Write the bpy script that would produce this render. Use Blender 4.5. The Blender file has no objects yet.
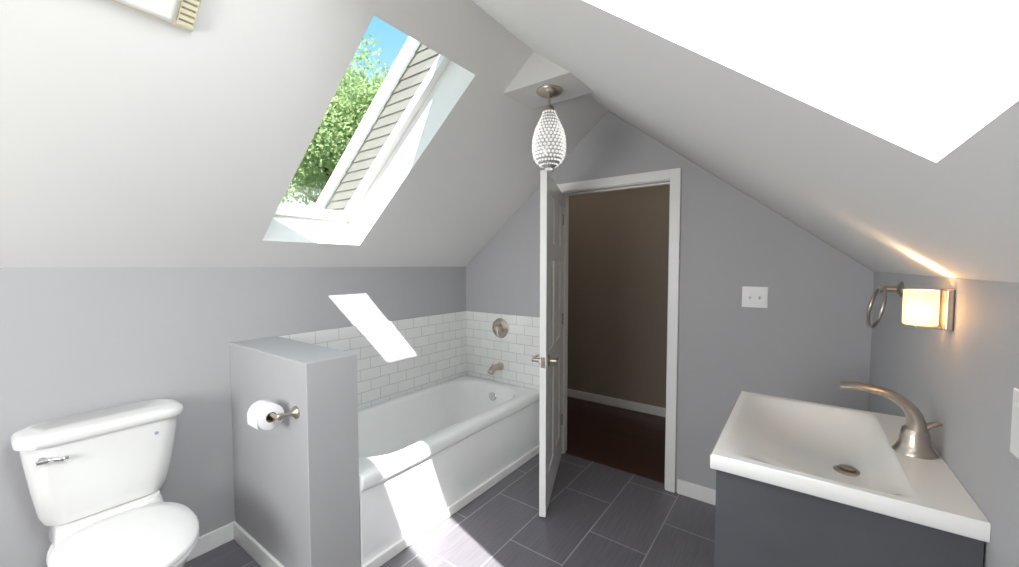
import bpy, bmesh, math, random
from mathutils import Vector, Matrix
random.seed(7)
scene = bpy.context.scene
COL = scene.collection
try:
    scene.view_settings.view_transform = 'Standard'
except Exception as e:
    print(e)

# ------------------------------------------------------------------ materials
def new_mat(name):
    m = bpy.data.materials.new(name); m.use_nodes = True
    nt = m.node_tree
    return m, nt, nt.nodes.get('Principled BSDF')

def pmat(name, col, rough=0.5, metal=0.0, var=0.04, nscale=8.0, bump=0.0, bscale=60.0,
         emit=None, estr=0.0, coat=0.0, trans=0.0, spec=0.5):
    m, nt, b = new_mat(name)
    L = nt.links.new
    tc = nt.nodes.new('ShaderNodeTexCoord')
    nz = nt.nodes.new('ShaderNodeTexNoise'); nz.inputs['Scale'].default_value = nscale
    nz.inputs['Detail'].default_value = 3
    L(tc.outputs['Object'], nz.inputs['Vector'])
    cr = nt.nodes.new('ShaderNodeValToRGB')
    cr.color_ramp.elements[0].position = 0.3; cr.color_ramp.elements[1].position = 0.7
    cr.color_ramp.elements[0].color = tuple(max(0, c*(1-var)) for c in col)+(1,)
    cr.color_ramp.elements[1].color = tuple(min(1, c*(1+var)) for c in col)+(1,)
    L(nz.outputs['Fac'], cr.inputs['Fac']); L(cr.outputs['Color'], b.inputs['Base Color'])
    b.inputs['Roughness'].default_value = rough
    b.inputs['Metallic'].default_value = metal
    b.inputs['Specular IOR Level'].default_value = spec
    b.inputs['Coat Weight'].default_value = coat
    b.inputs['Transmission Weight'].default_value = trans
    if emit:
        b.inputs['Emission Color'].default_value = tuple(emit)+(1,)
        b.inputs['Emission Strength'].default_value = estr
    if bump > 0:
        n2 = nt.nodes.new('ShaderNodeTexNoise'); n2.inputs['Scale'].default_value = bscale
        L(tc.outputs['Object'], n2.inputs['Vector'])
        bp = nt.nodes.new('ShaderNodeBump'); bp.inputs['Strength'].default_value = bump
        bp.inputs['Distance'].default_value = 0.002
        L(n2.outputs['Fac'], bp.inputs['Height']); L(bp.outputs['Normal'], b.inputs['Normal'])
    return m

def mix_extra(m, kind, fac, color):
    nt = m.node_tree; b = nt.nodes['Principled BSDF']; o = [n for n in nt.nodes if n.type == 'OUTPUT_MATERIAL'][0]
    t = nt.nodes.new(kind); t.inputs['Color'].default_value = tuple(color)+(1,)
    mx = nt.nodes.new('ShaderNodeMixShader'); mx.inputs[0].default_value = fac
    nt.links.new(b.outputs[0], mx.inputs[1]); nt.links.new(t.outputs[0], mx.inputs[2]); nt.links.new(mx.outputs[0], o.inputs[0])

def brick_mat(name, axes, bw, rh, mortar, c1, c2, cm, rough, off=(0, 0), streak=None, bump=0.3, coat=0.0, ofs=0.5):
    m, nt, b = new_mat(name); L = nt.links.new
    g = nt.nodes.new('ShaderNodeNewGeometry')
    sp = nt.nodes.new('ShaderNodeSeparateXYZ'); L(g.outputs['Position'], sp.inputs[0])
    cb = nt.nodes.new('ShaderNodeCombineXYZ')
    for i in range(2):
        ad = nt.nodes.new('ShaderNodeMath'); ad.operation = 'ADD'; ad.inputs[1].default_value = off[i]
        L(sp.outputs[axes[i]], ad.inputs[0]); L(ad.outputs[0], cb.inputs[i])
    br = nt.nodes.new('ShaderNodeTexBrick')
    br.offset = ofs; br.offset_frequency = 2; br.squash = 1.0
    br.inputs['Scale'].default_value = 1.0
    br.inputs['Brick Width'].default_value = bw; br.inputs['Row Height'].default_value = rh
    br.inputs['Mortar Size'].default_value = mortar; br.inputs['Mortar Smooth'].default_value = 0.15
    br.inputs['Color1'].default_value = tuple(c1)+(1,); br.inputs['Color2'].default_value = tuple(c2)+(1,)
    br.inputs['Mortar'].default_value = tuple(cm)+(1,)
    L(cb.outputs[0], br.inputs['Vector'])
    colout = br.outputs['Color']
    if streak:
        mp = nt.nodes.new('ShaderNodeMapping'); mp.inputs['Scale'].default_value = streak
        L(g.outputs['Position'], mp.inputs['Vector'])
        nz = nt.nodes.new('ShaderNodeTexNoise'); nz.inputs['Scale'].default_value = 1.0
        nz.inputs['Detail'].default_value = 4
        L(mp.outputs[0], nz.inputs['Vector'])
        cr = nt.nodes.new('ShaderNodeValToRGB')
        cr.color_ramp.elements[0].position = 0.3; cr.color_ramp.elements[1].position = 0.72
        cr.color_ramp.elements[0].color = (0.80, 0.80, 0.80, 1); cr.color_ramp.elements[1].color = (1.14, 1.14, 1.14, 1)
        L(nz.outputs['Fac'], cr.inputs['Fac'])
        mx = nt.nodes.new('ShaderNodeMix'); mx.data_type = 'RGBA'; mx.blend_type = 'MULTIPLY'
        mx.inputs[0].default_value = 0.8
        L(br.outputs['Color'], mx.inputs[6]); L(cr.outputs['Color'], mx.inputs[7])
        colout = mx.outputs[2]
    L(colout, b.inputs['Base Color'])
    b.inputs['Roughness'].default_value = rough
    b.inputs['Coat Weight'].default_value = coat
    bp = nt.nodes.new('ShaderNodeBump'); bp.inputs['Strength'].default_value = bump
    bp.inputs['Distance'].default_value = 0.002; bp.invert = True
    L(br.outputs['Fac'], bp.inputs['Height']); L(bp.outputs['Normal'], b.inputs['Normal'])
    return m

M_wall = pmat('grey_wall_paint', (0.462, 0.458, 0.470), 0.7, var=0.015, nscale=2, bump=0.08, bscale=150)
M_ceil = pmat('white_ceiling_paint', (0.78, 0.77, 0.755), 0.75, var=0.01, nscale=2, bump=0.05, bscale=150)
M_box = pmat('white_ceiling_paint_shaded', (0.66, 0.65, 0.635), 0.8, var=0.01, nscale=2)  # ceiling paint darkened, shade put into the colour of the brightly lit box
M_trim = pmat('white_trim_paint', (0.90, 0.89, 0.87), 0.35, var=0.01)
M_hall = pmat('taupe_hall_paint', (0.33, 0.27, 0.215), 0.85, var=0.01, nscale=1)
M_porc = pmat('white_porcelain', (0.87, 0.86, 0.84), 0.12, var=0.008, coat=0.4)
M_tubm = pmat('white_tub_acrylic', (0.90, 0.90, 0.89), 0.18, var=0.008, coat=0.3)
M_nick = pmat('brushed_nickel', (0.54, 0.475, 0.41), 0.30, 1.0, var=0.05, nscale=40)
M_chrome = pmat('polished_chrome', (0.75, 0.75, 0.76), 0.12, 1.0, var=0.02)
M_dark = pmat('dark_grey_cabinet', (0.075, 0.078, 0.086), 0.45, var=0.06, nscale=12)
M_paper = pmat('toilet_paper', (0.88, 0.88, 0.87), 0.9, var=0.02, bump=0.3, bscale=90)
M_card = pmat('cardboard_core', (0.35, 0.25, 0.16), 0.9)
M_beige = pmat('cream_plastic', (0.72, 0.66, 0.50), 0.4, var=0.01)
M_beigd = pmat('cream_louvre_shade', (0.38, 0.33, 0.22), 0.5, var=0.02)  # darker cream, paints the shade between the louvres
M_lens = pmat('white_lens_plastic', (0.85, 0.84, 0.80), 0.3, var=0.01)
M_plast = pmat('white_plastic', (0.86, 0.855, 0.84), 0.3, var=0.01)
M_blue = pmat('blue_grey_emblem', (0.30, 0.45, 0.55), 0.4)
M_amber = pmat('amber_glass_shade', (0.80, 0.66, 0.44), 0.3, var=0.12, nscale=14, emit=(1.0, 0.74, 0.42), estr=1.05)
mix_extra(M_amber, 'ShaderNodeBsdfTransparent', 0.42, (1, 0.86, 0.64))
M_bead = pmat('crystal_beads', (0.97, 0.97, 0.97), 0.05, var=0.03, nscale=90, coat=0.6, trans=0.35, emit=(1, 0.98, 0.95), estr=0.30)
M_lat = pmat('silver_lattice', (0.42, 0.41, 0.40), 0.3, 0.4, var=0.3, nscale=120)
M_bark = pmat('tree_bark', (0.10, 0.07, 0.05), 0.9, var=0.3, bump=0.6)
M_leaf = pmat('green_leaves', (0.31, 0.39, 0.20), 0.7, var=0.10, nscale=1.2)
mix_extra(M_leaf, 'ShaderNodeBsdfTranslucent', 0.6, (0.50, 0.60, 0.33))
M_side = pmat('taupe_siding', (0.19, 0.172, 0.152), 0.7, var=0.06)
M_house = pmat('pale_house_siding', (0.30, 0.29, 0.27), 0.7, var=0.06)
M_shing = pmat('roof_shingles', (0.20, 0.20, 0.20), 0.9, var=0.2, nscale=20)
M_floor = brick_mat('dark_floor_tile', (1, 0), 0.61, 0.305, 0.0034, (0.153, 0.143, 0.162), (0.170, 0.159, 0.178), (0.35, 0.34, 0.355),
                    0.34, off=(0.185+0.61*4, 0.885+0.305*20), streak=(110, 5, 1), bump=0.3)
M_hfloor = brick_mat('dark_wood_floor', (0, 1), 0.9, 0.08, 0.001, (0.048, 0.018, 0.013), (0.062, 0.024, 0.017), (0.012, 0.006, 0.004),
                     0.35, off=(5, 5), streak=(4, 60, 1), bump=0.2)

def glass_mat():
    m = bpy.data.materials.new('skylight_glass'); m.use_nodes = True
    nt = m.node_tree; nt.nodes.clear()
    o = nt.nodes.new('ShaderNodeOutputMaterial'); mx = nt.nodes.new('ShaderNodeMixShader')
    t = nt.nodes.new('ShaderNodeBsdfTransparent'); g = nt.nodes.new('ShaderNodeBsdfGlossy')
    g.inputs['Roughness'].default_value = 0.02
    t.inputs['Color'].default_value = (0.97, 0.99, 0.98, 1)
    mx.inputs[0].default_value = 0.05
    nt.links.new(t.outputs[0], mx.inputs[1]); nt.links.new(g.outputs[0], mx.inputs[2])
    nt.links.new(mx.outputs[0], o.inputs[0]); return m
M_glass = glass_mat()

# ------------------------------------------------------------------ helpers
def empty(name, loc, label=None, cat=None):
    e = bpy.data.objects.new(name, None); e.location = loc; e.empty_display_size = 0.05
    COL.objects.link(e)
    if label: e['label'] = label
    if cat: e['category'] = cat
    return e

def finish(name, bm, mat, parent=None, label=None, cat=None, struct=False, smooth=None, kind=None, origin=None, bevel=0):
    me = bpy.data.meshes.new(name)
    bmesh.ops.recalc_face_normals(bm, faces=bm.faces)
    if origin is None:
        xs = [v.co for v in bm.verts]
        mn = Vector([min(c[i] for c in xs) for i in range(3)]); mxx = Vector([max(c[i] for c in xs) for i in range(3)])
        origin = (mn+mxx)/2
        origin.z = mn.z
    origin = Vector(origin)
    bmesh.ops.translate(bm, vec=-origin, verts=bm.verts)
    bm.to_mesh(me); bm.free()
    ob = bpy.data.objects.new(name, me); COL.objects.link(ob)
    mats = mat if isinstance(mat, (list, tuple)) else [mat]
    for mm in mats: me.materials.append(mm)
    if smooth is not None:
        me.shade_smooth()
        me.set_sharp_from_angle(angle=math.radians(smooth))
    if bevel:
        md = ob.modifiers.new('bev', 'BEVEL'); md.width = bevel; md.segments = 3; md.limit_method = 'ANGLE'
        md.angle_limit = math.radians(40)
    if parent:
        pl = Vector((0, 0, 0)); p = parent
        while p: pl += p.location; p = p.parent
        ob.parent = parent; ob.location = origin-pl
    else:
        ob.location = origin
    if label: ob['label'] = label
    if cat: ob['category'] = cat
    if struct: ob['kind'] = 'structure'
    if kind: ob['kind'] = kind
    return ob

def box(bm, x0, x1, y0, y1, z0, z1, mi=0, T=None):
    pts = [Vector((x, y, z)) for z in (z0, z1) for y in (y0, y1) for x in (x0, x1)]
    if T: pts = [T(p) for p in pts]
    vs = [bm.verts.new(p) for p in pts]
    for f in ((0, 1, 3, 2), (4, 6, 7, 5), (0, 4, 5, 1), (1, 5, 7, 3), (3, 7, 6, 2), (2, 6, 4, 0)):
        fc = bm.faces.new([vs[i] for i in f]); fc.material_index = mi
    return vs

def prism_xz(bm, poly, y0, y1, mi=0):
    a = [bm.verts.new((x, y0, z)) for x, z in poly]; b = [bm.verts.new((x, y1, z)) for x, z in poly]
    n = len(poly)
    fs = [bm.faces.new(a), bm.faces.new(b[::-1])]
    for i in range(n):
        fs.append(bm.faces.new((a[i], a[(i+1) % n], b[(i+1) % n], b[i])))
    for f in fs: f.material_index = mi

def loft(bm, rings, cap0=True, cap1=True, mi=0):
    R = [[bm.verts.new(p) for p in r] for r in rings]
    n = len(R[0])
    for k in range(len(R)-1):
        for i in range(n):
            f = bm.faces.new((R[k][i], R[k][(i+1) % n], R[k+1][(i+1) % n], R[k+1][i])); f.material_index = mi
    if cap0: bm.faces.new(R[0][::-1]).material_index = mi
    if cap1: bm.faces.new(R[-1]).material_index = mi

def rr(x0, x1, y0, y1, r, z, n=8):
    pts = []
    for cx, cy, a0 in ((x1-r, y1-r, 0), (x0+r, y1-r, 90), (x0+r, y0+r, 180), (x1-r, y0+r, 270)):
        for i in range(n+1):
            a = math.radians(a0+90*i/n)
            pts.append(Vector((cx+r*math.cos(a), cy+r*math.sin(a), z)))
    return pts

def lathe(bm, prof, c, axis='Z', n=32, mi=0, cap=True):
    ax = {'X': Vector((1, 0, 0)), 'Y': Vector((0, 1, 0)), 'Z': Vector((0, 0, 1))}[axis] if isinstance(axis, str) else Vector(axis).normalized()
    u = ax.orthogonal().normalized(); v = ax.cross(u)
    c = Vector(c)
    rings = [[c+ax*h+(u*math.cos(2*math.pi*i/n)+v*math.sin(2*math.pi*i/n))*max(r, 1e-4) for i in range(n)] for r, h in prof]
    loft(bm, rings, cap, cap, mi)

def tube(bm, path, rad, n=14, flat=1.0, closed=False, mi=0, widthaxis=None):
    P = [Vector(p) for p in path]; N = len(P)
    rads = rad if isinstance(rad, (list, tuple)) else [rad]*N
    flats = flat if isinstance(flat, (list, tuple)) else [flat]*N
    rings = []; prev = None
    for i in range(N):
        if closed: t = (P[(i+1) % N]-P[i-1]).normalized()
        else: t = (P[min(i+1, N-1)]-P[max(i-1, 0)]).normalized()
        if prev is None:
            u = (Vector(widthaxis) if widthaxis else t.orthogonal())
        else: u = prev
        u = (u-t*u.dot(t)).normalized(); prev = u
        v = t.cross(u)
        rings.append([P[i]+u*math.cos(2*math.pi*k/n)*rads[i]+v*math.sin(2*math.pi*k/n)*rads[i]*flats[i] for k in range(n)])
    if closed: rings.append([p.copy() for p in rings[0]])
    loft(bm, rings, not closed, not closed, mi)
    if closed: bmesh.ops.remove_doubles(bm, verts=bm.verts, dist=1e-5)

def bez(p, n=16):
    P = [Vector(q) for q in p]; out = []
    P = [2*P[0]-P[1]]+P+[2*P[-1]-P[-2]]
    for i in range(1, len(P)-2):
        for k in range(n):
            t = k/n
            out.append(0.5*((2*P[i])+(-P[i-1]+P[i+1])*t+(2*P[i-1]-5*P[i]+4*P[i+1]-P[i+2])*t*t+(-P[i-1]+3*P[i]-3*P[i+1]+P[i+2])*t**3))
    out.append(P[-2]); return out

def lerpl(vals, n):
    out = []
    for i in range(n):
        f = i/(n-1)*(len(vals)-1); k = min(int(f), len(vals)-2); out.append(vals[k]+(vals[k+1]-vals[k])*(f-k))
    return out

# ------------------------------------------------------------------ dimensions
XL, XR = -2.371, 0.287
YB, YF = 2.615, -1.30
ZL, ZR_ = 1.42, 1.40
XA, ZA = -1.08, 2.471
SL = (ZA-ZL)/(XA-XL); SR = (ZA-ZR_)/(XR-XA)
def zl(x): return ZL+SL*(x-XL)
def zr(x): return ZR_+SR*(XR-x)
PX = -1.60; PY0, PY1, PZ = 0.81, 1.04, 1.033
DX0, DX1, DZ = -1.430, -0.671, 1.955
WT = 0.09
M_tileL = brick_mat('white_subway_tile_y', (1, 2), 0.152, 0.0762, 0.0020, (0.88, 0.88, 0.865), (0.84, 0.84, 0.83), (0.58, 0.58, 0.575),
                    0.12, off=(3.0, -PZ+0.0762*20), bump=0.35, coat=0.3)
M_tileB = brick_mat('white_subway_tile_x', (0, 2), 0.152, 0.0762, 0.0020, (0.88, 0.88, 0.865), (0.84, 0.84, 0.83), (0.58, 0.58, 0.575),
                    0.12, off=(4.56, -PZ+0.0762*20), bump=0.35, coat=0.3)

# ------------------------------------------------------------------ shell
bm = bmesh.new(); box(bm, XL-0.1, XR+0.1, YF-0.1, YB+0.06, -0.1, 0.0)
finish('floor', bm, M_floor, struct=True, label='dark grey rectangular porcelain floor tiles with light grout')
bm = bmesh.new(); box(bm, -3.4, 1.2, YB+0.06, 4.0, -0.1, -0.002)
finish('floor_hall', bm, M_hfloor, struct=True, label='dark reddish brown wood floor beyond the doorway')
bm = bmesh.new(); box(bm, XL-0.1, XL, YF-0.1, YB+WT, 0.0, ZL-0.001)
finish('wall_left', bm, M_wall, struct=True, label='grey painted low knee wall behind toilet and tub')
bm = bmesh.new(); box(bm, XR, XR+0.1, YF-0.1, YB+WT, 0.0, ZR_-0.001)
finish('wall_right', bm, M_wall, struct=True, label='grey painted low knee wall behind the vanity')
bm = bmesh.new()
e = 0.002
prism_xz(bm, [(XL, 0), (DX0-0.02, 0), (DX0-0.02, zl(DX0-0.02)-e), (XL, ZL-e)], YB, YB+WT)
prism_xz(bm, [(DX1+0.02, 0), (XR, 0), (XR, ZR_-e), (DX1+0.02, zr(DX1+0.02)-e)], YB, YB+WT)
prism_xz(bm, [(DX0-0.02, DZ+0.02), (DX1+0.02, DZ+0.02), (DX1+0.02, zr(DX1+0.02)-e), (XA, ZA-e), (DX0-0.02, zl(DX0-0.02)-e)], YB, YB+WT)
finish('wall_back', bm, M_wall, struct=True, label='grey painted gable wall with the doorway')
WX0, WX1, WZ0, WZ1 = -1.75, -0.45, 0.85, 1.80  # unseen window opening, added to let light in from behind the camera
bm = bmesh.new()
prism_xz(bm, [(XL, 0), (WX0, 0), (WX0, zl(WX0)-e), (XL, ZL-e)], YF-0.1, YF)
prism_xz(bm, [(WX1, 0), (XR, 0), (XR, ZR_-e), (WX1, zr(WX1)-e)], YF-0.1, YF)
prism_xz(bm, [(WX0, WZ1), (WX1, WZ1), (WX1, zr(WX1)-e), (XA, ZA-e), (WX0, zl(WX0)-e)], YF-0.1, YF)
box(bm, WX0, WX1, YF-0.1, YF, 0, WZ0)
finish('wall_front', bm, M_wall, struct=True, label='grey painted gable wall with an added window opening')
bm = bmesh.new()
for a in ((WX0, WX0+0.05, WZ0, WZ1), (WX1-0.05, WX1, WZ0, WZ1), (WX0, WX1, WZ0, WZ0+0.05), (WX0, WX1, WZ1-0.05, WZ1)):
    box(bm, a[0], a[1], YF-0.07, YF-0.03, a[2], a[3])
finish('window_added', bm, M_trim, struct=True, label='added unseen window frame behind the camera')  # frame of the added window

H = 0.25
lx, lz = -SL/math.hypot(1, SL), 1/math.hypot(1, SL)
rx, rz = SR/math.hypot(1, SR), 1/math.hypot(1, SR)
LX0, LX1, LY0, LY1 = -2.206, -1.262, 0.91, 1.465
RX0, RX1, RY0, RY1 = 0.113, -0.86, 0.20, 0.614
TL = H/lz; TR = H/rz
def L(x, h): return (x+lx*h, zl(x)+lz*h)
def R(x, h): return (x+rx*h, zr(x)+rz*h)
bm = bmesh.new()
xe = XL-0.1
full = [(xe, zl(xe)), (XA, ZA), (XA, ZA+TL), (xe, zl(xe)+TL)]
prism_xz(bm, full, YF-0.1, LY0); prism_xz(bm, full, LY1, YB+WT)
prism_xz(bm, [(xe, zl(xe)), L(LX0, 0), L(LX0, H), (xe, zl(xe)+TL)], LY0, LY1)
prism_xz(bm, [L(LX1, 0), (XA, ZA), (XA, ZA+TL), L(LX1, H)], LY0, LY1)
finish('ceiling', bm, M_ceil, struct=True, label='white sloped attic ceiling with a skylight shaft above the tub')
bm = bmesh.new()
xe = XR+0.1
full = [(XA, ZA), (xe, zr(xe)), (xe, zr(xe)+TR), (XA, ZA+TR)]
prism_xz(bm, full, YF-0.1, RY0); prism_xz(bm, full, RY1, YB+WT)
prism_xz(bm, [R(RX0, 0), (xe, zr(xe)), (xe, zr(xe)+TR), R(RX0, H)], RY0, RY1)
prism_xz(bm, [(XA, ZA), R(RX1, 0), R(RX1, H), (XA, ZA+TR)], RY0, RY1)
finish('ceiling_slope', bm, M_ceil, struct=True, label='white sloped attic ceiling above the vanity')
bm = bmesh.new()
ZB = 2.316
xl_ = XL+(ZB-ZL)/SL; xr_ = XR-(ZB-ZR_)/SR
prism_xz(bm, [(xl_, ZB), (xr_, ZB), (XA, ZA-0.0005)], 1.69, 1.95)
finish('ceiling_box', bm, M_box, struct=True, label='small white boxed mount under the ridge')

def skylight(name, P, x0, x1, y0, y1, label):
    bm = bmesh.new()
    w = 0.045
    def bar(xa, xb, ya, yb, h0, h1, mi=0):
        pts = []
        for hh in (h0, h1):
            for yy in (ya, yb):
                for xx in (xa, xb):
                    q = P(xx, hh); pts.append((q[0], yy, q[1]))
        vs = [bm.verts.new(p) for p in pts]
        for f in ((0, 1, 3, 2), (4, 6, 7, 5), (0, 4, 5, 1), (1, 5, 7, 3), (3, 7, 6, 2), (2, 6, 4, 0)):
            bm.faces.new([vs[i] for i in f])
    s = 1 if x1 > x0 else -1
    g = 0.002
    X0, X1, Y0, Y1 = x0+s*g, x1-s*g, y0+g, y1-g
    dx = w*0.78*s
    for (h0, h1, k) in ((0.19, 0.225, 0.85), (0.225, 0.250, 0.5)):
        bar(X0, X0+dx*k*1.3, Y0, Y1, h0, h1); bar(X1-dx*k, X1, Y0, Y1, h0, h1)
        bar(X0+dx*k*1.3, X1-dx*k, Y0, Y0+w*k*0.5, h0, h1); bar(X0+dx*k*1.3, X1-dx*k, Y1-w*k, Y1, h0, h1)
    fr = finish(name, bm, M_trim, struct=True, label=label)
    bm = bmesh.new()
    def q(x, y, h): p = P(x, h); return bm.verts.new((p[0], y, p[1]))
    x0g, x1g = X0+dx*0.4, X1-dx*0.4
    y0g, y1g = Y0+0.008, Y1-0.015
    bm.faces.new([q(x0g, y0g, 0.235), q(x1g, y0g, 0.235), q(x1g, y1g, 0.235), q(x0g, y1g, 0.235)])
    finish('glass_pane', bm, M_glass, parent=fr)
skylight('window_1', L, LX0, LX1, LY0, LY1, 'white framed roof skylight above the bathtub')
skylight('window_2', R, RX0, RX1, RY0, RY1, 'white framed roof skylight near the vanity')

bm = bmesh.new(); box(bm, XL, PX, PY0, PY1, 0, PZ)
finish('wall_pony', bm, M_wall, struct=True, bevel=0.004, label='grey half wall between toilet and bathtub')
bm = bmesh.new(); box(bm, XL, XL+0.01, PY1, YB, 0.40, PZ)
finish('trim_1', bm, M_tileL, struct=True, label='white subway tile along the knee wall above the tub')
bm = bmesh.new(); box(bm, XL+0.01, -1.565, YB-0.01, YB, 0.40, PZ)
finish('trim_2', bm, M_tileB, struct=True, label='white subway tile on the gable wall above the tub')

def bboard(name, x0, x1, y0, y1, h=0.09):
    bm = bmesh.new(); box(bm, x0, x1, y0, y1, 0, h)
    finish(name, bm, M_trim, struct=True, bevel=0.004, label='white painted baseboard')
bboard('baseboard_left', XL, XL+0.014, YF, PY0)
bboard('baseboard_pony', XL+0.014, PX+0.014, PY0-0.014, PY0)
bboard('baseboard_back', DX1+0.078, XR, YB-0.014, YB)
bboard('baseboard_right', XR-0.014, XR, YF, 1.07)
bboard('baseboard_hall', -3.4, 1.2, 3.866, 3.88, 0.085)
bm = bmesh.new(); box(bm, -3.4, 1.2, 3.88, 3.98, 0, 2.5); finish('wall_hall', bm, M_hall, struct=True, label='taupe hallway wall')
bm = bmesh.new(); box(bm, -3.5, -3.4, YB+WT, 3.98, 0, 2.5); finish('wall_hall_left', bm, M_hall, struct=True)
bm = bmesh.new(); box(bm, 1.2, 1.3, YB+WT, 3.98, 0, 2.5); finish('wall_hall_right', bm, M_hall, struct=True)
bm = bmesh.new(); y0_, y1_ = YB+WT+0.002, YB+WT+0.022
box(bm, -3.4, DX0-0.02, y0_, y1_, 0, 2.5); box(bm, DX1+0.02, 1.2, y0_, y1_, 0, 2.5); box(bm, DX0-0.02, DX1+0.02, y0_, y1_, DZ+0.02, 2.5)
finish('wall_hall_near', bm, M_hall, struct=True)
bm = bmesh.new(); box(bm, -3.5, 1.3, YB+WT, 3.98, 2.5, 2.6); finish('ceiling_hall', bm, M_ceil, struct=True)

# door casing + jamb
bm = bmesh.new()
cw = 0.066
box(bm, DX0-cw, DX0-0.006, YB-0.018, YB, 0, DZ+cw)
box(bm, DX1+0.006, DX1+cw, YB-0.018, YB, 0, DZ+cw)
box(bm, DX0-0.006, DX1+0.006, YB-0.018, YB, DZ+0.006, DZ+cw)
YJ = YB+WT+0.024
box(bm, DX0-0.02, DX0, YB-0.004, YJ, 0, DZ+0.02)
box(bm, DX1, DX1+0.02, YB-0.004, YJ, 0, DZ+0.02)
box(bm, DX0, DX1, YB-0.004, YJ, DZ, DZ+0.02)
box(bm, DX0, DX0+0.012, YB+0.04, YB+0.07, 0, DZ); box(bm, DX1-0.012, DX1, YB+0.04, YB+0.07, 0, DZ)
box(bm, DX0, DX1, YB+0.04, YB+0.07, DZ-0.012, DZ)
finish('trim_3', bm, M_trim, struct=True, bevel=0.003, label='white painted door casing and jamb')

# door leaf
phi = math.radians(22.0)
dirv = Vector((math.sin(phi), -math.cos(phi), 0)); nrm = Vector((math.cos(phi), math.sin(phi), 0))
hinge = Vector((DX0+0.022, YB-0.024, 0))
def TD(p): return hinge+dirv*p.x+nrm*p.y+Vector((0, 0, p.z))
W_, Hd, th = 0.75, 1.945, 0.036
bm = bmesh.new()
st = 0.11; cm0, cm1 = W_/2-0.05, W_/2+0.05
rails = [(0.012, 0.21), (0.80, 0.93), (1.46, 1.56), (1.84, Hd)]
box(bm, 0, st, -th, 0, 0.012, Hd, T=TD); box(bm, W_-st, W_, -th, 0, 0.012, Hd, T=TD)
for a, b_ in rails: box(bm, st, W_-st, -th, 0, a, b_, T=TD)
for k in range(3):
    z0, z1 = rails[k][1], rails[k+1][0]
    box(bm, cm0, cm1, -th, 0, z0, z1, T=TD)
    for u0, u1 in ((st, cm0), (cm1, W_-st)):
        box(bm, u0, u1, -th+0.009, -0.009, z0, z1, T=TD)
        for side, (f0, f1) in enumerate(((-0.009, -0.003), (-th+0.009, -th+0.003))):
            i0, i1 = 0.018, 0.045
            r0 = [(u0+i0, f0, z0+i0), (u1-i0, f0, z0+i0), (u1-i0, f0, z1-i0), (u0+i0, f0, z1-i0)]
            r1 = [(u0+i1, f1, z0+i1), (u1-i1, f1, z0+i1), (u1-i1, f1, z1-i1), (u0+i1, f1, z1-i1)]
            loft(bm, [[TD(Vector(p)) for p in r0], [TD(Vector(p)) for p in r1]])
door = finish('door_1', bm, M_trim, struct=True, label='white six-panel door standing open into the bathroom', origin=hinge)
kc = W_-0.06; kz = 0.89
for s, f in ((1, 0.0), (-1, -th)):
    bm = bmesh.new()
    c = TD(Vector((kc, f, kz)))
    lathe(bm, [(0.033, 0), (0.033, 0.006), (0.026, 0.011), (0.012, 0.014), (0.011, 0.045), (0.013, 0.050), (0, 0.052)], c, axis=tuple(nrm*s))
    o_ = f+s*0.046
    tube(bm, bez([TD(Vector((kc+0.006, o_, kz))), TD(Vector((kc-0.04, o_+s*0.004, kz+0.003))), TD(Vector((kc-0.085, o_, kz))), TD(Vector((kc-0.115, o_-s*0.006, kz-0.003)))], 6), lerpl([0.012, 0.011, 0.010, 0.008], 19), n=14, flat=0.7)
    finish('door_lever', bm, M_nick, parent=door, smooth=40, label='brushed nickel door lever')
bm = bmesh.new(); box(bm, W_, W_+0.002, -th/2-0.012, -th/2+0.012, kz-0.03, kz+0.03, T=TD)
box(bm, W_+0.002, W_+0.010, -th/2-0.006, -th/2+0.006, kz-0.008, kz+0.008, T=TD)
finish('door_latch', bm, M_nick, parent=door)
for hz in (0.25, 1.0, 1.72):
    bm = bmesh.new(); lathe(bm, [(0.007, 0), (0.007, 0.08)], TD(Vector((-0.004, 0.004, hz))), n=12)
    finish('door_hinge', bm, M_nick, parent=door, smooth=40)

# ------------------------------------------------------------------ bathtub
TX0, TX1, TY0, TY1, TZ = XL+0.012, -1.578, PY1+0.003, YB-0.012, 0.47
tub = empty('bathtub', ((TX0+TX1)/2, (TY0+TY1)/2, 0), 'white alcove bathtub with plain apron beside the half wall', 'bathtub')
bm = bmesh.new()
def tr(x0, x1, y0, y1, r, z): return rr(x0, x1, y0, y1, r, z, 12)
AP = 0.018
rings = [tr(TX0, TX1-AP, TY0, TY1, 0.006, 0.002), tr(TX0, TX1-AP, TY0, TY1, 0.006, 0.395), tr(TX0, TX1-0.006, TY0, TY1, 0.006, 0.404), tr(TX0, TX1, TY0, TY1, 0.006, 0.416),
         tr(TX0, TX1, TY0, TY1, 0.008, TZ-0.022), tr(TX0+0.001, TX1-0.004, TY0+0.001, TY1-0.001, 0.01, TZ-0.009), tr(TX0+0.004, TX1-0.013, TY0+0.004, TY1-0.004, 0.01, TZ-0.002), tr(TX0+0.012, TX1-0.026, TY0+0.012, TY1-0.012, 0.012, TZ),
         tr(TX0+0.055, TX1-0.080, TY0+0.07, TY1-0.075, 0.22, TZ), tr(TX0+0.062, TX1-0.089, TY0+0.078, TY1-0.083, 0.22, TZ-0.004),
         tr(TX0+0.070, TX1-0.098, TY0+0.09, TY1-0.09, 0.22, TZ-0.018),
         tr(TX0+0.085, TX1-0.112, TY0+0.16, TY1-0.10, 0.21, TZ-0.12), tr(TX0+0.105, TX1-0.13, TY0+0.25, TY1-0.12, 0.20, TZ-0.24),
         tr(TX0+0.13, TX1-0.155, TY0+0.34, TY1-0.145, 0.17, TZ-0.32), tr(TX0+0.19, TX1-0.21, TY0+0.42, TY1-0.20, 0.12, TZ-0.345)]
loft(bm, rings)
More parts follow.
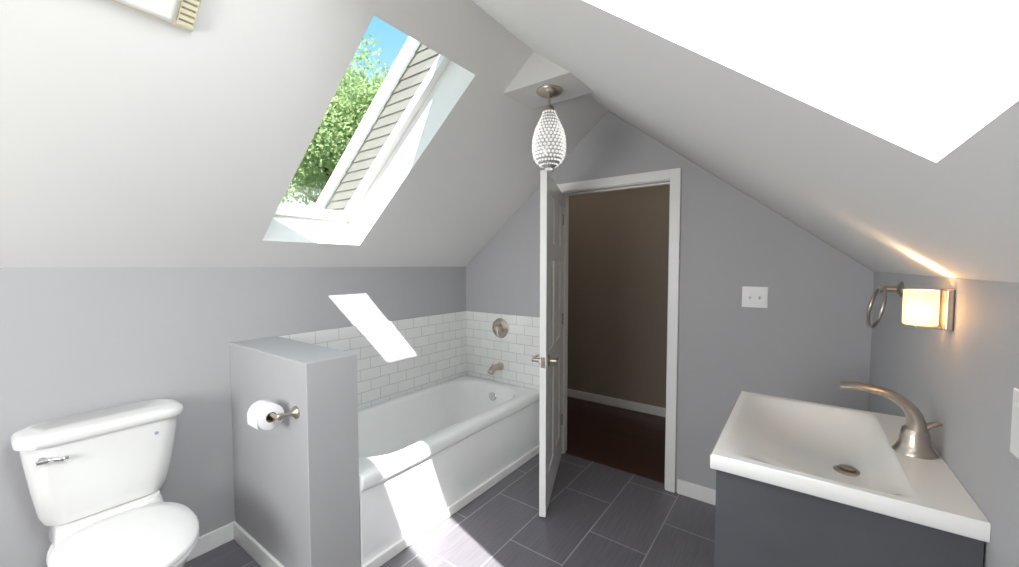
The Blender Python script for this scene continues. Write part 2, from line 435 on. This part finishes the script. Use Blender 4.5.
finish('tub_shell', bm, M_tubm, parent=tub, smooth=50)
bm = bmesh.new(); lathe(bm, [(0.0, 0.0), (0.036, 0.0), (0.036, 0.006), (0.030, 0.010), (0.008, 0.011), (0.0, 0.009)], (-1.985, TY1-0.0985, 0.375), axis=(0, -1, 0.12))
finish('overflow_plate', bm, M_chrome, parent=tub, smooth=40, label='round chrome overflow plate')
bm = bmesh.new(); lathe(bm, [(0.03, 0), (0.03, 0.003), (0.0, 0.005)], (-1.985, TY1-0.30, TZ-0.345))
finish('drain', bm, M_chrome, parent=tub, smooth=40)
bm = bmesh.new(); box(bm, TX1-AP, TX1+0.001, PY1, YB-0.02, 0, 0.055)
finish('trim_4', bm, M_trim, struct=True, bevel=0.005, label='white base strip along the tub apron')

vx, vz, vy = -1.985, 0.915, YB-0.01
valve = empty('shower_valve', (vx, vy, vz), 'round brushed nickel shower valve with lever on white tile', 'shower valve')
bm = bmesh.new(); lathe(bm, [(0.082, 0), (0.080, 0.006), (0.070, 0.010), (0.045, 0.012), (0.045, 0.014)], (vx, vy, vz), axis=(0, -1, 0), n=40)
finish('valve_plate', bm, M_nick, parent=valve, smooth=35)
bm = bmesh.new(); lathe(bm, [(0.036, 0.0145), (0.034, 0.030), (0.027, 0.045), (0.022, 0.056), (0, 0.058)], (vx, vy, vz), axis=(0, -1, 0))
tube(bm, [(vx, vy-0.048, vz), (vx+0.012, vy-0.052, vz-0.03), (vx+0.02, vy-0.055, vz-0.06)], [0.010, 0.008, 0.006])
finish('valve_handle', bm, M_nick, parent=valve, smooth=40)
sz = 0.60
spout = empty('tub_spout', (vx, vy, sz), 'brushed nickel tub spout on white tile above the bathtub', 'tub spout')
bm = bmesh.new(); lathe(bm, [(0.034, 0), (0.034, 0.008), (0.026, 0.012)], (vx, vy, sz), axis=(0, -1, 0))
finish('spout_flange', bm, M_nick, parent=spout, smooth=40)
bm = bmesh.new(); tube(bm, bez([(vx, vy-0.008, sz), (vx, vy-0.06, sz+0.004), (vx, vy-0.11, sz-0.004), (vx, vy-0.135, sz-0.035)], 8), [0.025]*12+[0.024]*12+[0.02], n=20)
finish('spout_body', bm, M_nick, parent=spout, smooth=50)
bm = bmesh.new(); lathe(bm, [(0.006, 0), (0.006, 0.012), (0.009, 0.016), (0.006, 0.022), (0, 0.023)], (vx, vy-0.105, sz+0.018), n=16)
finish('diverter_knob', bm, M_nick, parent=spout, smooth=40)

# ------------------------------------------------------------------ toilet
tcy = 0.328; dz = 0.0
toilet = empty('toilet', (-2.05, tcy, 0), 'white two-piece toilet with closed lid against the knee wall', 'toilet')
bm = bmesh.new()
xb = XL+0.022
def tk(z, w, d, r=0.075): return rr(xb, xb+d, tcy-w/2, tcy+w/2, min(r, d*0.49), z+dz, 10)
loft(bm, [tk(0.46, 0.32, 0.13), tk(0.463, 0.35, 0.15), tk(0.50, 0.375, 0.165), tk(0.60, 0.405, 0.185), tk(0.72, 0.435, 0.197), tk(0.782, 0.448, 0.20)])
finish('tank', bm, M_porc, parent=toilet, smooth=50)
bm = bmesh.new()
loft(bm, [tk(0.783, 0.455, 0.203), tk(0.787, 0.474, 0.214), tk(0.806, 0.478, 0.218), tk(0.816, 0.472, 0.215), tk(0.823, 0.455, 0.205), tk(0.8275, 0.40, 0.18)])
finish('tank_lid', bm, M_porc, parent=toilet, smooth=60)
bm = bmesh.new()
lx_, ly_, lz_ = xb+0.192, tcy-0.178, 0.738
lathe(bm, [(0.013, 0), (0.013, 0.008), (0.008, 0.012), (0.007, 0.020)], (lx_, ly_, lz_), axis='X', n=20)
tube(bm, bez([(lx_+0.018, ly_-0.012, lz_+0.001), (lx_+0.021, ly_+0.02, lz_), (lx_+0.024, ly_+0.045, lz_-0.004), (lx_+0.024, ly_+0.062, lz_-0.008)], 5), [0.009]*6+[0.0075]*5+[0.009]*5, n=12)
finish('flush_lever', bm, M_chrome, parent=toilet, smooth=50, label='chrome flush lever')
bm = bmesh.new(); lathe(bm, [(0.007, 0), (0.007, 0.003), (0, 0.0035)], (xb+0.1955, tcy+0.135, 0.732), axis='X', n=18)
finish('emblem', bm, M_blue, parent=toilet)
def egg(x0, x1, w, z, n=40, p=0.0):
    cx = x0+(x1-x0)*0.44; pts = []
    for i in range(n):
        a = 2*math.pi*i/n; c, s = math.cos(a), math.sin(a)
        xx = cx+(x1-cx)*c if c > 0 else cx+(cx-x0)*(-(abs(c)**0.75))
        pts.append(Vector((xx, tcy+w/2*(math.copysign(abs(s)**(0.92 if c > 0 else 0.8), s)), z)))
    return pts
bm = bmesh.new()
bx = xb+0.03
loft(bm, [egg(bx+0.06, bx+0.50, 0.25, 0.001), egg(bx+0.06, bx+0.50, 0.25, 0.03), egg(bx+0.08, bx+0.47, 0.21, 0.07), egg(bx+0.08, bx+0.48, 0.21, 0.16),
          egg(bx+0.06, bx+0.54, 0.26, 0.25), egg(bx+0.03, bx+0.62, 0.33, 0.33), egg(bx+0.01, bx+0.655, 0.365, 0.385), egg(bx+0.01, bx+0.66, 0.37, 0.405), egg(bx+0.02, bx+0.65, 0.36, 0.412)])
finish('bowl', bm, M_porc, parent=toilet, smooth=60)
bm = bmesh.new(); loft(bm, [rr(xb+0.01, xb+0.26, tcy-0.13, tcy+0.13, 0.05, 0.30), rr(xb+0.005, xb+0.24, tcy-0.16, tcy+0.16, 0.05, 0.40), rr(xb+0.005, xb+0.19, tcy-0.15, tcy+0.15, 0.05, 0.459)])
finish('bowl_deck', bm, M_porc, parent=toilet, smooth=50)
bm = bmesh.new(); loft(bm, [egg(bx+0.175, bx+0.665, 0.37, 0.414), egg(bx+0.172, bx+0.672, 0.378, 0.420), egg(bx+0.172, bx+0.672, 0.378, 0.430), egg(bx+0.178, bx+0.665, 0.37, 0.434)])
finish('seat', bm, M_plast, parent=toilet, smooth=60)
bm = bmesh.new(); loft(bm, [egg(bx+0.170, bx+0.665, 0.37, 0.436), egg(bx+0.166, bx+0.674, 0.38, 0.440), egg(bx+0.166, bx+0.674, 0.38, 0.449), egg(bx+0.175, bx+0.665, 0.365, 0.456), egg(bx+0.22, bx+0.61, 0.29, 0.461), egg(bx+0.30, bx+0.52, 0.16, 0.463)])
finish('seat_lid', bm, M_plast, parent=toilet, smooth=60)
for s in (-1, 1):
    bm = bmesh.new(); lathe(bm, [(0.012, -0.02), (0.013, 0), (0.012, 0.02)], (bx+0.178, tcy+s*0.075, 0.447), axis='Y', n=16)
    finish('seat_hinge', bm, M_plast, parent=toilet, smooth=40)

# ------------------------------------------------------------------ toilet paper holder + roll
hx, hz_ = -1.685, 0.818
hold = empty('toilet_paper_holder', (hx, PY0, hz_), 'brushed nickel toilet paper holder on the grey half wall', 'paper holder')
bm = bmesh.new(); lathe(bm, [(0.026, 0.0), (0.026, 0.006), (0.018, 0.012), (0.012, 0.02)], (hx, PY0, hz_), axis=(0, -1, 0))
finish('wall_flange', bm, M_nick, parent=hold, smooth=40)
bm = bmesh.new()
tube(bm, bez([(hx, PY0-0.010, hz_), (hx, PY0-0.045, hz_), (hx-0.004, PY0-0.068, hz_), (hx-0.022, PY0-0.076, hz_), (hx-0.17, PY0-0.076, hz_)], 8), 0.0085, n=14)
lathe(bm, [(0.0075, 0), (0.012, 0.004), (0.012, 0.01), (0, 0.014)], (hx-0.168, PY0-0.076, hz_), axis=(-1, 0, 0), n=16)
lathe(bm, [(0.014, -0.010), (0.018, 0), (0.014, 0.010)], (hx-0.002, PY0-0.066, hz_), axis='Z', n=18)
finish('holder_arm', bm, M_nick, parent=hold, smooth=50)
rollc = (hx-0.150, PY0-0.076, hz_-0.0108)
roll = empty('toilet_paper_roll', rollc, 'white toilet paper roll hanging on nickel holder', 'toilet paper')
bm = bmesh.new()
ro, ri, ln = 0.052, 0.0215, 0.098
prof = [(ri, 0), (ro-0.003, 0), (ro, 0.003), (ro, ln-0.003), (ro-0.003, ln), (ri, ln), (ri, 0)]
lathe(bm, prof, rollc, axis='X', n=40, cap=False)
xs0, xs1 = rollc[0]+0.001, rollc[0]+ln-0.001
sheet = [(rollc[1]-(ro+0.001)*math.cos(a), rollc[2]+(ro+0.001)*math.sin(a)) for a in [math.radians(90-k*10) for k in range(0, 10)]]
sheet += [(rollc[1]-ro-0.001, rollc[2]-0.02), (rollc[1]-ro+0.001, rollc[2]-0.035)]
va = [bm.verts.new((xs0, y, z)) for y, z in sheet]; vb = [bm.verts.new((xs1, y, z)) for y, z in sheet]
for i in range(len(sheet)-1): bm.faces.new((va[i], va[i+1], vb[i+1], vb[i]))
finish('paper', bm, M_paper, parent=roll, smooth=50)
bm = bmesh.new(); lathe(bm, [(0.0195, 0.001), (0.0213, 0.001), (0.0213, ln-0.001), (0.0195, ln-0.001), (0.0195, 0.001)], rollc, axis='X', n=30, cap=False)
finish('cardboard_core', bm, M_card, parent=roll, smooth=50)

# ------------------------------------------------------------------ vanity
VX0, VX1, VY0, VY1, VZ = -0.168, XR-0.001, 1.068, 1.682, 0.967
ST = 0.037
van = empty('vanity_cabinet', (0.06, 1.375, 0), 'dark grey bathroom vanity cabinet under a white sink', 'vanity')
cx0, cx1, cy0, cy1, cz1 = VX0+0.012, XR-0.004, VY0+0.014, VY1-0.014, VZ-ST-0.0005
bm = bmesh.new()
box(bm, cx0, cx1, cy0, cy0+0.018, 0, cz1); box(bm, cx0, cx1, cy1-0.018, cy1, 0, cz1)
box(bm, cx0+0.03, cx1, cy0+0.018, cy1-0.018, 0.10, 0.118); box(bm, cx1-0.012, cx1, cy0+0.018, cy1-0.018, 0.118, cz1)
box(bm, cx0+0.05, cx0+0.065, cy0+0.018, cy1-0.018, 0, 0.10); box(bm, cx0+0.02, cx0+0.035, cy0+0.018, cy1-0.018, cz1-0.05, cz1)
finish('cabinet_body', bm, M_dark, parent=van)
mid = (cy0+cy1)/2
for a, b_, s in ((cy0+0.020, mid-0.0015, -1), (mid+0.0015, cy1-0.020, 1)):
    bm = bmesh.new()
    box(bm, cx0, cx0+0.018, a, b_, 0.105, cz1-0.004)
    d = finish('cabinet_door', bm, M_dark, parent=van, bevel=0.002)
    bm = bmesh.new()
    hy = mid+s*0.04
    tube(bm, [(cx0+0.001, hy, 0.62), (cx0-0.026, hy, 0.62), (cx0-0.029, hy, 0.625), (cx0-0.029, hy, 0.755), (cx0-0.026, hy, 0.76), (cx0+0.001, hy, 0.76)], 0.005, n=10)
    finish('handle', bm, M_nick, parent=d, smooth=50)
sink = empty('vanity_sink', (0.06, 1.375, VZ-ST), 'white rectangular sink top with integrated sloped basin on dark cabinet', 'sink')
dx_, dy_ = 0.112, 1.352
bx0, bx1, by0, by1 = VX0+0.018, VX1-0.088, VY0+0.022, VY1-0.022
DEP = 0.078
def prof1(t, pk, e0, e1):
    if t <= 0 or t >= 1: return 0.0
    if t < pk: return 1-(1-t/pk)**e0
    return 1-((t-pk)/(1-pk))**e1
def depth(x, y):
    u = (x-bx0)/(bx1-bx0); v = (y-by0)/(by1-by0)
    if not (0 < u < 1 and 0 < v < 1): return 0.0
    gx = prof1(u, (dx_-bx0)/(bx1-bx0), 2.2, 2.3)
    gy = prof1(v, (dy_-by0)/(by1-by0), 3.4, 3.4)
    d = gx*gy
    return DEP*d*d/(d+0.14)*1.14
bm = bmesh.new()
def axis_pts(a, b_, lo, hi, n):
    pts = [a, lo-0.001]+[lo+(hi-lo)*i/n for i in range(n+1)]+[hi+0.001]
    k = 6
    pts += [hi+0.001+(b_-hi-0.001)*i/k for i in range(1, k+1)]
    return pts
x0, x1, y0, y1 = VX0+0.003, VX1, VY0+0.003, VY1-0.003
XSs = axis_pts(x0, x1, bx0, bx1, 70); YSs = axis_pts(y0, y1, by0, by1, 96)
NX, NY = len(XSs)-1, len(YSs)-1
G = [[bm.verts.new((XSs[i], YSs[j], VZ-depth(XSs[i], YSs[j]))) for j in range(NY+1)] for i in range(NX+1)]
for i in range(NX):
    for j in range(NY):
        bm.faces.new((G[i][j], G[i+1][j], G[i+1][j+1], G[i][j+1]))
per = [(i, 0) for i in range(NX)]+[(NX, j) for j in range(NY)]+[(i, NY) for i in range(NX, 0, -1)]+[(0, j) for j in range(NY, 0, -1)]
prev = [G[i][j] for i, j in per]
def outset(v, o, z):
    c = v.co.copy()
    if abs(c.x-x0) < 1e-6: c.x -= o
    if abs(c.y-y0) < 1e-6: c.y -= o
    if abs(c.y-y1) < 1e-6: c.y += o
    c.z = z; return c
base = prev
for o, z in ((0.003, VZ-0.004), (0.003, VZ-ST+0.003), (0.0, VZ-ST), (-0.04, VZ-ST)):
    ring = [bm.verts.new(outset(v, o, z)) for v in base]
    for k in range(len(ring)):
        a, b_ = k, (k+1) % len(ring)
        bm.faces.new((prev[a], prev[b_], ring[b_], ring[a]))
    prev = ring
finish('basin', bm, M_porc, parent=sink, smooth=50)
zd = VZ-depth(dx_, dy_)+0.0005
bm = bmesh.new(); lathe(bm, [(0.029, -0.004), (0.029, 0.003), (0.022, 0.006), (0.018, 0.002)], (dx_, dy_, zd)); finish('drain', bm, M_nick, parent=sink, smooth=30, label='brushed nickel drain')
bm = bmesh.new(); lathe(bm, [(0.015, 0.002), (0.018, 0.010), (0.012, 0.013), (0, 0.014)], (dx_, dy_, zd)); finish('drain_stopper', bm, M_nick, parent=sink, smooth=30)
# faucet
fx, fy = 0.238, 1.375
fau = empty('faucet', (fx, fy, VZ), 'brushed nickel arched faucet on the white sink', 'faucet')
bm = bmesh.new()
lathe(bm, [(0.041, 0.0005), (0.041, 0.004), (0.036, 0.009), (0.030, 0.024), (0.027, 0.042), (0.024, 0.058), (0.014, 0.066)], (fx, fy, VZ))
finish('faucet_base', bm, M_nick, parent=fau, smooth=50)
bm = bmesh.new()
pth = bez([(fx+0.001, fy, VZ+0.030), (fx+0.001, fy, VZ+0.076), (fx-0.016, fy, VZ+0.113), (fx-0.056, fy, VZ+0.138), (fx-0.106, fy, VZ+0.146), (fx-0.146, fy, VZ+0.142)], 8)
n_ = len(pth); tube(bm, pth, lerpl([0.025, 0.024, 0.025, 0.026, 0.026, 0.025], n_), n=28, flat=lerpl([0.95, 0.74, 0.52, 0.40, 0.35, 0.32], n_), widthaxis=(0, 1, 0))
finish('faucet_spout', bm, M_nick, parent=fau, smooth=50)
bm = bmesh.new()
a = Vector((fx, fy, VZ+0.040)); b_ = Vector((fx+0.044, fy+0.006, VZ+0.080))
pth = bez([a, a.lerp(b_, 0.5)+Vector((0, 0, 0.008)), b_], 8)
tube(bm, pth, lerpl([0.015, 0.014, 0.013, 0.012, 0.009], len(pth)), n=16, flat=0.5, widthaxis=(0, 1, 0))
finish('faucet_lever', bm, M_nick, parent=fau, smooth=50)

# ------------------------------------------------------------------ sconce
sy, sz = 1.365, 1.325
sc = empty('wall_sconce', (XR, sy, sz), 'brushed nickel wall sconce with glowing amber glass shade', 'wall lamp')
bm = bmesh.new(); box(bm, XR-0.016, XR-0.0005, sy-0.030, sy+0.030, sz-0.048, sz+0.048); finish('backplate', bm, M_nick, parent=sc, bevel=0.004)
bm = bmesh.new()
box(bm, XR-0.060, XR-0.014, sy-0.010, sy+0.010, sz-0.048, sz-0.041)
finish('bracket', bm, M_nick, parent=sc, bevel=0.001)
bm = bmesh.new()
sx_ = XR-0.051; sr = 0.031
lathe(bm, [(0.0, 0), (sr-0.003, 0.0), (sr, 0.003), (sr, 0.084), (sr-0.003, 0.084), (sr-0.003, 0.006), (0, 0.005)], (sx_, sy, sz-0.040), n=36, cap=False)
finish('lamp_shade', bm, M_amber, parent=sc, smooth=50, label='amber swirled glass cylinder shade')
ld = bpy.data.lights.new('sconce_bulb', 'POINT'); ld.energy = 1.7; ld.color = (1, 0.80, 0.54); ld.shadow_soft_size = 0.024
lo = bpy.data.objects.new('sconce_bulb', ld); lo.location = (-0.053, 0, -0.010); lo.parent = sc; COL.objects.link(lo)

# towel ring
ty, tz = 1.93, 1.345
tw = empty('towel_ring', (XR, ty, tz), 'brushed nickel towel ring on the grey wall beside the sconce', 'towel ring')
bm = bmesh.new(); lathe(bm, [(0.026, 0.0005), (0.026, 0.006), (0.018, 0.011), (0.010, 0.016), (0.009, 0.042), (0.013, 0.046), (0.013, 0.058), (0, 0.061)], (XR, ty, tz), axis=(-1, 0, 0))
finish('post', bm, M_nick, parent=tw, smooth=40)
bm = bmesh.new(); R_ = 0.073
mt = Matrix.Rotation(math.radians(6), 3, 'Z') @ Matrix.Rotation(math.radians(11), 3, 'Y')
top = Vector((XR-0.052, ty, tz+0.006))
tube(bm, [top+mt @ Vector((0, R_*math.sin(2*math.pi*i/48), -R_+R_*math.cos(2*math.pi*i/48))) for i in range(48)], 0.0060, n=12, closed=True)
finish('ring', bm, M_nick, parent=tw, smooth=60)

def plate(name, cpos, wdt, hgt, axis, n, label, rocker=False):
    e_ = empty(name, cpos, label, 'light switch')
    def T(p):
        return Vector((cpos[0]+p.x, cpos[1]-p.y, cpos[2]+p.z)) if axis == 'Y' else Vector((cpos[0]-p.y, cpos[1]+p.x, cpos[2]+p.z))
    bm = bmesh.new(); box(bm, -wdt/2, wdt/2, 0.0002, 0.005, -hgt/2, hgt/2, T=T); finish('plate', bm, M_plast, parent=e_, bevel=0.002)
    for k in range(n):
        ox = (k-(n-1)/2)*0.046
        bm = bmesh.new()
        if rocker:
            r0 = [(ox-0.016, 0.005, -0.032), (ox+0.016, 0.005, -0.032), (ox+0.016, 0.005, 0.032), (ox-0.016, 0.005, 0.032)]
            r1 = [(ox-0.0155, 0.0056, -0.0315), (ox+0.0155, 0.0056, -0.0315), (ox+0.0155, 0.008, 0.0315), (ox-0.0155, 0.008, 0.0315)]
        else:
            r0 = [(ox-0.005, 0.005, -0.012), (ox+0.005, 0.005, -0.012), (ox+0.005, 0.005, 0.012), (ox-0.005, 0.005, 0.012)]
            r1 = [(ox-0.0045, 0.015, 0.002), (ox+0.0045, 0.015, 0.002), (ox+0.0045, 0.013, 0.011), (ox-0.0045, 0.013, 0.011)]
        loft(bm, [[T(Vector(p)) for p in r0], [T(Vector(p)) for p in r1]])
        finish('rocker' if rocker else 'toggle', bm, M_plast, parent=e_)
    for k in range(n):
        for s in (-1, 1):
            ox = (k-(n-1)/2)*0.046
            bm = bmesh.new(); c = T(Vector((ox, 0.0048, s*(0.044 if rocker else 0.030))))
            lathe(bm, [(0.003, 0), (0.003, 0.001), (0, 0.0012)], c, axis=(0, -1, 0) if axis == 'Y' else (-1, 0, 0), n=12)
            finish('screw', bm, M_lens, parent=e_)
plate('light_switch', (-0.205, YB, 1.252), 0.124, 0.117, 'Y', 2, 'white double toggle light switch plate on the grey gable wall')
plate('light_switch', (XR, 0.960, 1.178), 0.072, 0.106, 'X', 1, 'white flat rocker switch plate on the wall above the vanity', rocker=True)

# ------------------------------------------------------------------ pendant
px, py = -1.058, 1.80
pen = empty('pendant_lamp', (px, py, ZB), 'egg-shaped crystal bead pendant lamp with nickel canopy under the ridge', 'pendant lamp')
bm = bmesh.new(); lathe(bm, [(0.066, 0), (0.066, -0.006), (0.060, -0.014), (0.040, -0.024), (0.014, -0.030), (0.008, -0.036)], (px, py, ZB-0.0005), n=40)
finish('canopy', bm, M_nick, parent=pen, smooth=50)
bm = bmesh.new(); tube(bm, [(px, py, ZB-0.033), (px, py, 2.22)], 0.006); lathe(bm, [(0.008, 0.030), (0.022, 0.020), (0.027, 0.0), (0.027, -0.008)], (px, py, 2.210), n=24)
finish('stem', bm, M_nick, parent=pen, smooth=50)
zb0, zb1 = 1.922, 2.205
prof = [(0, .016), (.035, .036), (.09, .055), (.17, .071), (.29, .080), (.42, .082), (.56, .078), (.7, .067), (.85, .049), (1, .030)]
def pr(t):
    for (a, ra), (b_, rb) in zip(prof, prof[1:]):
        if t <= b_:
            return ra+(rb-ra)*((t-a)/(b_-a))
    return prof[-1][1]
bm = bmesh.new()
rows = 17
for i in range(rows):
    t = i/(rows-1); r = pr(t); z = zb0+(zb1-zb0)*t
    cnt = 24 if r > 0.03 else 12
    for k in range(cnt):
        a = 2*math.pi*(k+0.5*(i % 2))/cnt
        br_ = max(0.0042, min(0.0086, math.pi*r/cnt*0.86))
        mtx = Matrix.Translation((px+r*math.cos(a), py+r*math.sin(a), z)) @ Matrix.Rotation(a, 4, 'Z')
        bmesh.ops.create_icosphere(bm, subdivisions=1, radius=br_, matrix=mtx)
finish('lamp_shade', bm, M_bead, parent=pen, label='crystal bead egg-shaped shade')
bm = bmesh.new(); lathe(bm, [(pr(i/14)*0.93, (zb1-zb0)*i/14) for i in range(15)], (px, py, zb0), n=36, cap=False)
finish('shade_frame', bm, M_lat, parent=pen, smooth=60)

# ------------------------------------------------------------------ ceiling fan light unit
FX0, FX1, FY0, FY1 = -1.497, -1.20, 0.10, 0.442
fan = empty('exhaust_fan', ((FX0+FX1)/2, (FY0+FY1)/2, zl((FX0+FX1)/2)), 'aged cream exhaust fan with white lens on the sloped ceiling', 'exhaust fan')
def TF(p):
    q = L(p.x, -p.z); return Vector((q[0], p.y, q[1]))
bm = bmesh.new()
def slab(bm, x0, x1, y0, y1, z0, z1, ins):
    r0 = [(x0, y0, z0), (x1, y0, z0), (x1, y1, z0), (x0, y1, z0)]
    r1 = [(x0+ins, y0+ins, z1), (x1-ins, y0+ins, z1), (x1-ins, y1-ins, z1), (x0+ins, y1-ins, z1)]
    loft(bm, [[TF(Vector(p)) for p in r0], [TF(Vector(p)) for p in r1]])
slab(bm, FX0, FX1, FY0, FY1, 0.0005, 0.022, 0.006)
finish('housing', bm, M_beige, parent=fan, bevel=0.003)
bm = bmesh.new(); slab(bm, FX0+0.008, FX1-0.008, FY0+0.03, FY1-0.050, 0.0222, 0.040, 0.012); finish('light_lens', bm, M_lens, parent=fan, bevel=0.006)
bm = bmesh.new()
box(bm, FX0+0.014, FX1-0.014, FY1-0.044, FY1-0.011, 0.0222, 0.0232, T=TF)
finish('louvre_gap_shade', bm, M_beigd, parent=fan)  # thin dark slab standing in for shade in the louvre gaps
bm = bmesh.new()
box(bm, FX0+0.012, FX1-0.012, FY1-0.048, FY1-0.045, 0.0222, 0.028, T=TF)
for k in range(20):
    xx = FX0+0.014+k*0.014
    box(bm, xx, xx+0.008, FY1-0.045, FY1-0.010, 0.0234, 0.028, T=TF)
finish('grille', bm, M_beige, parent=fan)

# ------------------------------------------------------------------ outside
bm = bmesh.new()
def roofz(x): return zl(x)+TL+0.02
yw = 1.64; top = 0.53
z = 1.0
bh = 0.060
while z < 3.6:
    z1 = z+bh
    def xr_at(zz, off): return XL+(zz-off-0.02-TL-ZL)/SL
    xa0, xa1 = xr_at(z, top), xr_at(z, 0); xb0, xb1 = xr_at(z1, top), xr_at(z1, 0)
    lo_, hi_ = -3.9, -0.9
    c = lambda v: max(lo_, min(hi_, v))
    if c(xa1)-c(xa0) > 0.02 or c(xb1)-c(xb0) > 0.02:
        f = [(c(xa0), yw-0.007, z), (c(xa1), yw-0.007, z), (c(xb1), yw-0.002, z1), (c(xb0), yw-0.002, z1)]
        bk = [(p[0], yw+0.05, p[2]) for p in f]
        loft(bm, [[Vector(p) for p in f], [Vector(p) for p in bk]])
    z = z1
dorm = empty('dormer_wall', (-2.4, yw, 1.8), 'taupe lap-sided dormer side wall with white rake board outside', 'house exterior')
finish('siding', bm, M_side, parent=dorm)
bm = bmesh.new()
prism_xz(bm, [(-3.9, roofz(-3.9)+top-0.01), (-0.9, roofz(-0.9)+top-0.01), (-0.9, roofz(-0.9)+top+0.11), (-3.9, roofz(-3.9)+top+0.11)], yw-0.025, yw+0.06)
finish('rake_board', bm, M_trim, parent=dorm)
tree = empty('tree', (-8.0, 5.0, -3.0), 'leafy green deciduous tree outside the skylight', 'tree')
bm = bmesh.new()
tube(bm, bez([(-8, 5, -3), (-7.95, 5.02, -0.8), (-8.05, 4.95, 1.2), (-7.9, 5, 3.2)], 5), [0.28-0.014*i for i in range(16)], n=12)
for k in range(8):
    a = k*2.4; h = 0.8+k*0.33
    s = Vector((-8, 5, h)); tip = s+Vector((math.cos(a)*1.5, math.sin(a)*1.5, 1.1))
    tube(bm, [s, s.lerp(tip, 0.5)+Vector((0, 0, 0.1)), tip], [0.09, 0.05, 0.015], n=8)
finish('trunk', bm, M_bark, parent=tree, smooth=60)
bm = bmesh.new()
blobs = []
for k in range(110):
    d = Vector((random.gauss(0, 1), random.gauss(0, 1), random.gauss(0, 1))).normalized()
    blobs.append((Vector((-8, 5.0, 4.3))+Vector((d.x*1.5, d.y*2.6, d.z*1.6))*random.uniform(0.3, 1), random.uniform(0.4, 0.75)))
for c, rad in blobs:
    for k in range(330):
        d = Vector((random.gauss(0, 1), random.gauss(0, 1), random.gauss(0, 1))).normalized()
        p = c+d*rad*random.uniform(0.5, 1)
        u = Vector((random.gauss(0, 1), random.gauss(0, 1), random.gauss(0, 1))).normalized(); v = u.orthogonal().normalized()
        s = random.uniform(0.03, 0.06)
        bm.faces.new([bm.verts.new(p-u*s), bm.verts.new(p+v*s*0.6), bm.verts.new(p+u*s), bm.verts.new(p-v*s*0.6)])
finish('foliage', bm, M_leaf, parent=tree, kind='stuff')
nh = empty('neighbour_house', (-13.5, 6.5, -3), 'neighbouring house with grey shingle roof outside', 'house')
bm = bmesh.new(); box(bm, -16.5, -11, 2.5, 11, -3, 2.6); finish('house_walls', bm, M_house, parent=nh)
bm = bmesh.new(); prism_xz(bm, [(-16.9, 2.6), (-10.7, 2.6), (-13.8, 4.6)], 2.2, 11.3); finish('roof', bm, M_shing, parent=nh)
bm = bmesh.new(); box(bm, -40, 30, -30, 40, -3.1, -3.0)
finish('ground', bm, pmat('grass', (0.08, 0.13, 0.04), 0.9, var=0.3, nscale=3), struct=True, label='grass ground outside')

# ------------------------------------------------------------------ lights
w = bpy.data.worlds.new('sky'); scene.world = w; w.use_nodes = True
nt = w.node_tree; bg = nt.nodes['Background']
tc = nt.nodes.new('ShaderNodeTexCoord'); sp = nt.nodes.new('ShaderNodeSeparateXYZ'); cr = nt.nodes.new('ShaderNodeValToRGB')
nt.links.new(tc.outputs['Generated'], sp.inputs[0]); nt.links.new(sp.outputs[2], cr.inputs['Fac']); nt.links.new(cr.outputs['Color'], bg.inputs['Color'])
cr.color_ramp.elements[0].color = (0.70, 0.85, 0.94, 1); cr.color_ramp.elements[0].position = 0.0
cr.color_ramp.elements[1].color = (0.17, 0.49, 0.68, 1); cr.color_ramp.elements[1].position = 0.55
bg.inputs['Strength'].default_value = 1.5

sd = bpy.data.lights.new('sun', 'SUN'); sd.energy = 19.0; sd.angle = math.radians(0.6); sd.color = (1, 0.98, 0.95)
so = bpy.data.objects.new('sun', sd); COL.objects.link(so)
D = Vector((-1, 0.92, -1.90)).normalized()
so.rotation_euler = D.to_track_quat('-Z', 'Y').to_euler(); so.location = (6, -6, 12)

def area(name, loc, direction, sx, sy, power, color):
    a = bpy.data.lights.new(name, 'AREA'); a.shape = 'RECTANGLE'; a.size = sx; a.size_y = sy; a.energy = power; a.color = color
    o = bpy.data.objects.new(name, a); o.location = loc
    o.rotation_euler = Vector(direction).to_track_quat('-Z', 'Y').to_euler(); COL.objects.link(o)
area('rear_fill_light', ((WX0+WX1)/2, YF-0.02, (WZ0+WZ1)/2), (0, 1, -0.1), 1.15, 0.8, 32, (1.0, 0.99, 0.98))  # fill light added at the invented rear window
mx_ = (RX0+RX1)/2; q = R(mx_, 0.33)
area('skylight_daylight', (q[0], (RY0+RY1)/2, q[1]), (-rx, 0, -rz), 0.42, 1.1, 29, (0.97, 0.98, 1.0))
area('hall_fill_light', (-1.2, 3.3, 2.48), (0, 0, -1), 3.0, 0.7, 5.0, (1.0, 0.92, 0.82))  # unseen lamp added to brighten the hall

# ------------------------------------------------------------------ camera
cd = bpy.data.cameras.new('camera'); cd.sensor_width = 36; cd.lens = 401/1019*36; cd.clip_start = 0.01
cam = bpy.data.objects.new('camera', cd); COL.objects.link(cam)
cam.location = (0, 0, 1.4275); cam.rotation_euler = (math.radians(90-2.55), 0, math.radians(36.0))
scene.camera = cam
